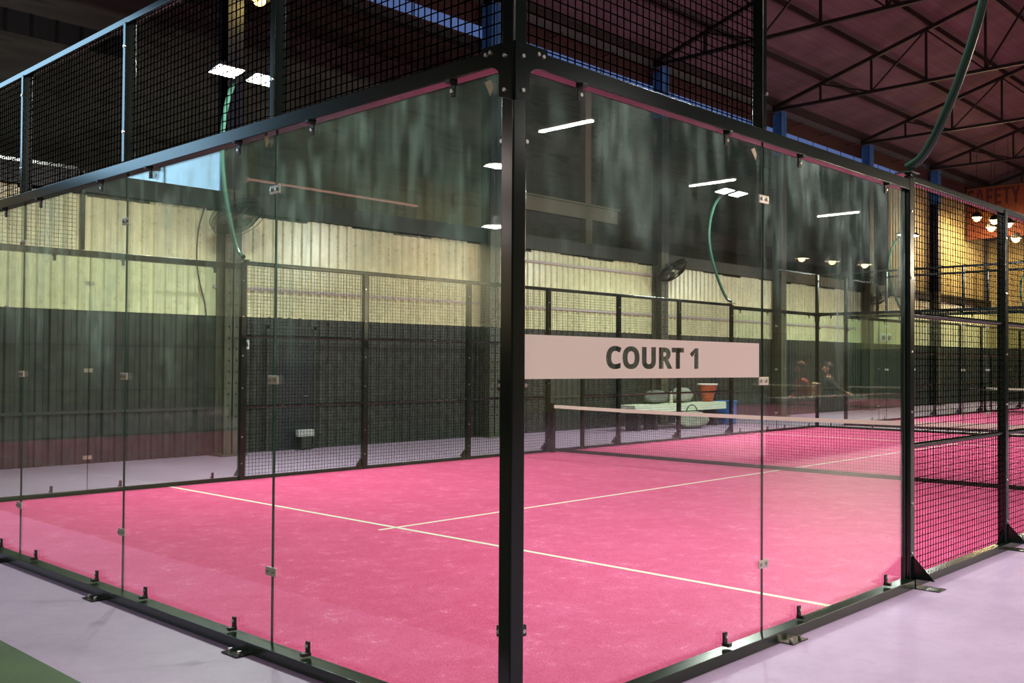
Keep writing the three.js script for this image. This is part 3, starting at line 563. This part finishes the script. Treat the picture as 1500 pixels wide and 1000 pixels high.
function seatedPerson(label, pos, turn, top, legs, hair, armBack) {   // faces local +z, hips at y = .8
  const o = thing('person', label, 'person', null, pos, turn), skin = [.42, .24, .17];
  const B = []; const bone = (a, b, ra, rb) => B.push([a, b, ra, rb]);
  bone(V(0, .84, 0), V(0, 1.08, -.02), .15, .135); bone(V(0, 1.08, -.02), V(0, 1.28, 0), .14, .15); bone(V(-.15, 1.33, 0), V(.15, 1.33, 0), .065, .065); bone(V(0, 1.36, 0), V(0, 1.47, .02), .055, .05);
  const hands = [];
  for (const s of [-1, 1]) {
    bone(V(s * .09, .82, 0), V(s * .13, .84, .42), .095, .07); bone(V(s * .13, .84, .42), V(s * .12, .42, .4), .065, .042); bone(V(s * .12, .4, .4), V(s * .12, .36, .58), .045, .035);
    const el = s < 0 && armBack ? V(s * .3, 1.12, -.2) : V(s * .25, 1.04, .08), wr = s < 0 && armBack ? V(s * .32, 1.02, -.42) : V(s * .12, .97, .3);
    bone(V(s * .18, 1.32, 0), el, .056, .045); bone(el, wr, .042, .03); hands.push([wr, el, s]);
  }
  for (const [w, e, s] of hands) { const d = w.clone().sub(e).normalize(), side = new THREE.Vector3().crossVectors(d, V(0, 1, 0)).normalize(); const palm = w.clone().addScaledVector(d, .06); bone(w, palm, .03, .036);
    for (let f = 0; f < 4; f++) { const r = palm.clone().addScaledVector(side, (f - 1.5) * .022), m = r.clone().addScaledVector(d, [.045, .055, .052, .04][f]), t = m.clone().addScaledVector(d, .02).add(V(0, -.03, 0)); bone(r, m, .011, .01); bone(m, t, .01, .009); }
    const r = palm.clone().addScaledVector(side, -s * .035), t = r.clone().addScaledVector(side, -s * .03).addScaledVector(d, .03); bone(r, t, .012, .01); }
  const body = blob(B, V(-.7, .25, -.55), V(.7, 1.6, .75), 84, .045);
  tint(body, (x, y, z) => { if (y > 1.41 && Math.abs(x) < .1) return skin; const nearHand = hands.some(([w, e]) => Math.hypot(x - w.x, y - w.y, z - w.z) < .14); if (nearHand) return skin; if (y < .40) return [.02, .02, .02]; if (y < .9 && !(Math.abs(x) > .17 && y > .88)) return legs; return top; });
  const m = std(0xffffff, .8, 0, { vertexColors: true });
  part('body', body, m, o);
  const C = V(0, 1.6, .03), hd = [[C.clone().add(V(0, .03, -.01)), C.clone().add(V(0, .05, -.02)), .088, .09], [C.clone().add(V(0, -.03, .02)), C.clone().add(V(0, -.075, .035)), .068, .045], [C.clone().add(V(0, .012, .09)), C.clone().add(V(0, -.022, .112)), .012, .017], [C.clone().add(V(-.025, -.052, .083)), C.clone().add(V(.025, -.052, .083)), .011, .011]];
  for (const s of [-1, 1]) hd.push([C.clone().add(V(s * .086, .01, 0)), C.clone().add(V(s * .09, -.03, .0)), .018, .014], [C.clone().add(V(s * .034, .028, .078)), C.clone().add(V(s * .045, .028, .074)), .014, .013]);
  const head = blob(hd, C.clone().add(V(-.14, -.16, -.14)), C.clone().add(V(.14, .16, .14)), 56, .02);
  tint(head, (x, y, z) => { const ey = Math.min(Math.hypot(x - .036, y - 1.628, z - .12), Math.hypot(x + .036, y - 1.628, z - .12)); if (ey < .018) return [.03, .02, .02]; if (Math.abs(y - 1.548) < .007 && z > .1 && Math.abs(x) < .03) return [.3, .08, .07]; return skin; });
  const hp = part('head', head, m, o);
  const hs = [[C.clone().add(V(0, .06, -.025)), C.clone().add(V(0, .05, -.03)), .1, .1], [C.clone().add(V(0, .03, -.06)), C.clone().add(V(0, -.06, -.07)), .075, .05]];
  for (const s of [-1, 1]) hs.push([C.clone().add(V(s * .07, .05, -.02)), C.clone().add(V(s * .08, -.03, -.03)), .035, .025]);
  part('hair', blob(hs, C.clone().add(V(-.16, -.17, -.19)), C.clone().add(V(.16, .17, .13)), 48, .03), std(lin(...hair), .7), o);
}
{
  const FX = Math.atan2(.77, .64);
  const stool = (label, x, z, back) => {
    const o = thing('bar_stool', label, 'stool', 'bar stools', [x, 0, z], FX);
    part('seat', [rbox(.42, .06, .42, 0, .68, 0, .025)], back ? std(lin(.62, .52, .36), .7) : M.black, o);
    for (const a of [-1, 1]) for (const b of [-1, 1]) part('leg', [rod(V(a * .17, .66, b * .17), V(a * .22, 0, b * .22), .014)], M.steel, o);
    part('foot_ring', new THREE.TorusGeometry(.26, .01, 8, 28).rotateX(Math.PI / 2).translate(0, .28, 0), M.steel, o);
    if (back) { part('backrest', [rbox(.72, .62, .07, 0, .99, -.3, .12)], std(lin(.66, .55, .38), .7), o); for (const q of [-.14, .14]) part('strap', [rbox(.05, .6, .012, q, 1.0, -.345, .005)], std(lin(.05, .08, .06), .7), o); for (const q of [-.33, .33]) part('armrest', [rbox(.06, .05, .4, q, .9, -.08, .02)], std(lin(.6, .5, .35), .7), o); part('back_bracket', [rbox(.3, .06, .2, 0, .7, -.24, .01)], M.black, o); }
  };
  stool('black bar stool under the person in the black shirt', 7.46, -16.3, false);
  seatedPerson('person in a black shirt and beige trousers seated side on at the bar', [7.46, -.02, -16.3], FX, [.015, .018, .02], [.4, .32, .24], [.012, .009, .008], true);
  stool('cream padded bar chair with two dark back straps', 7.1, -14.5, true);
  seatedPerson('person with brown hair in a red top seated in the cream bar chair', [7.1, -.02, -14.5], FX, [.4, .06, .05], [.05, .05, .07], [.16, .06, .025], false);
  const b = thing('bar_counter', 'long dark maroon bar counter beside the seated people', 'counter', null, [6.3, 0, -14.6]);
  part('counter_front', [rbox(.5, 1.0, 4.6, 0, .5, 0, .01)], std(lin(.05, .02, .022), .5), b); part('counter_top', [rbox(.62, .05, 4.8, 0, 1.03, 0, .01)], std(lin(.06, .03, .03), .35), b);
}

/* ---------- lamps of the hall ---------- */
function pendantBatten(label, x, y, z, I = BATTEN) {
  const o = thing('batten_lamp', label, 'lamp', 'linear pendant lamps over the walkway', [x, y, z]);
  part('housing', [rbox(1.5, .06, .13, 0, .04, 0, .01)], M.white, o); part('diffuser', [rbox(1.46, .03, .1, 0, 0, 0, .01)], M.battenGlow, o);
  for (const s of [-.6, .6]) part('suspension_wire', [rod(V(s, .07, 0), V(s, Math.max(.3, roofY(x) - y - .3), 0), .006, 5)], M.truss, o);
  const l = new THREE.RectAreaLight(lin(1, .97, .9), I * 20, 1.46, .1); l.position.y = -.03; l.rotation.x = -Math.PI / 2; o.add(l);
}
[[10.7, -11.3], [12, -18.2], [12, -25.1], [10.3, -31.4], [11, -4.3], [11, 3], [4, 8]].forEach(([x, z]) => pendantBatten('linear white pendant lamp hung over the walkway side of the hall', x, 6.5, z));
pendantBatten('linear white pendant lamp hung over the walkway nearest the court sign', 6.5, 6.2, -1.5, 30);
function roundPendant(x, y, z) {
  const o = thing('pendant_lamp', 'round white pendant lamp behind the court near the left wall', 'lamp', 'round pendants behind the court', [x, y, z]);
  part('shade', [new THREE.CylinderGeometry(.12, .26, .2, 24).translate(0, .1, 0)], M.black, o); part('diffuser', [new THREE.CylinderGeometry(.24, .24, .02, 24)], M.roundGlow, o);
  part('suspension_rod', [rod(V(0, .2, 0), V(0, roofY(x) - y - .3, 0), .01, 6)], M.truss, o);
  const l = new THREE.RectAreaLight(lin(1, .82, .76), 220, .4, .4); l.position.y = -.02; l.rotation.x = -Math.PI / 2; o.add(l);
}
roundPendant(-12.2, 5.8, 10.8); roundPendant(-12.6, 4.6, 11.1); roundPendant(-6, 5.8, 11); roundPendant(-1, 5.8, 11);
[[7.45, 3.9, -15.1], [7.0, 3.85, -15.6], [6.55, 3.8, -16.2]].forEach(([x, y, z]) => {
  const o = thing('bar_pendant', 'small warm pendant lamp hung over the bar stools', 'lamp', 'warm pendants over the bar', [x, y, z]);
  part('shade', [new THREE.CylinderGeometry(.05, .16, .14, 20, 1, true).translate(0, .07, 0)], M.black, o); part('bulb', [new THREE.SphereGeometry(.07, 14, 10)], M.warmGlow, o);
  part('suspension_wire', [rod(V(0, .1, 0), V(0, roofY(x) - y + .12, 0), .006, 5)], M.truss, o);
  const l = new THREE.PointLight(lin(1, .82, .6), 60, 0, 2); l.shadow.radius = 3; l.castShadow = true; o.add(l);
});
{ // warm lamps at the far end and one sodium lamp high on the first column
  [[-12.2, 7.6, -39], [-11.3, 7.1, -39.4], [-12.6, 8.0, -38.4], [-11.7, 7.75, -38], [-11.0, 7.5, -37.6], [-10.2, 7.3, -39]].forEach(([x, y, z], i) => {
    const o = thing('warm_lamp', 'small warm white lamp in the cluster below the orange banner', 'lamp', 'warm lamps at the far end', [x, y, z]);
    part('shade', [new THREE.SphereGeometry(.24, 16, 8, 0, Math.PI * 2, 0, Math.PI / 2)], M.black, o); part('bulb', [new THREE.SphereGeometry(.17, 16, 10)], M.warmGlow, o);
    part('suspension_wire', [rod(V(0, .2, 0), V(0, roofY(x) - y + .12, 0), .01, 5)], M.truss, o);
    const l = new THREE.PointLight(lin(1, .68, .35), 24, 0, 2); l.shadow.radius = 5; l.castShadow = true; o.add(l);
  });
  const o = thing('sodium_lamp', 'yellow lamp high on the first column', 'lamp', null, [XL + .75, 8.2, -6.05]);
  part('arm', [rod(V(-.35, .1, .1), V(0, .12, 0), .025)], M.truss, o); part('shade', [new THREE.CylinderGeometry(.06, .2, .2, 18).translate(0, .08, 0)], M.black, o); part('bulb', [new THREE.SphereGeometry(.12, 14, 10).translate(0, -.03, 0)], M.sodium, o);
  const l = new THREE.PointLight(lin(1, .72, .2), 3, 0, 2); l.position.y = -.03; l.shadow.radius = 4; l.castShadow = true; o.add(l);
}
scene.traverse(o => { if (o.isMesh) { o.castShadow = o.receiveShadow = true; } });
renderer.render(scene, camera);
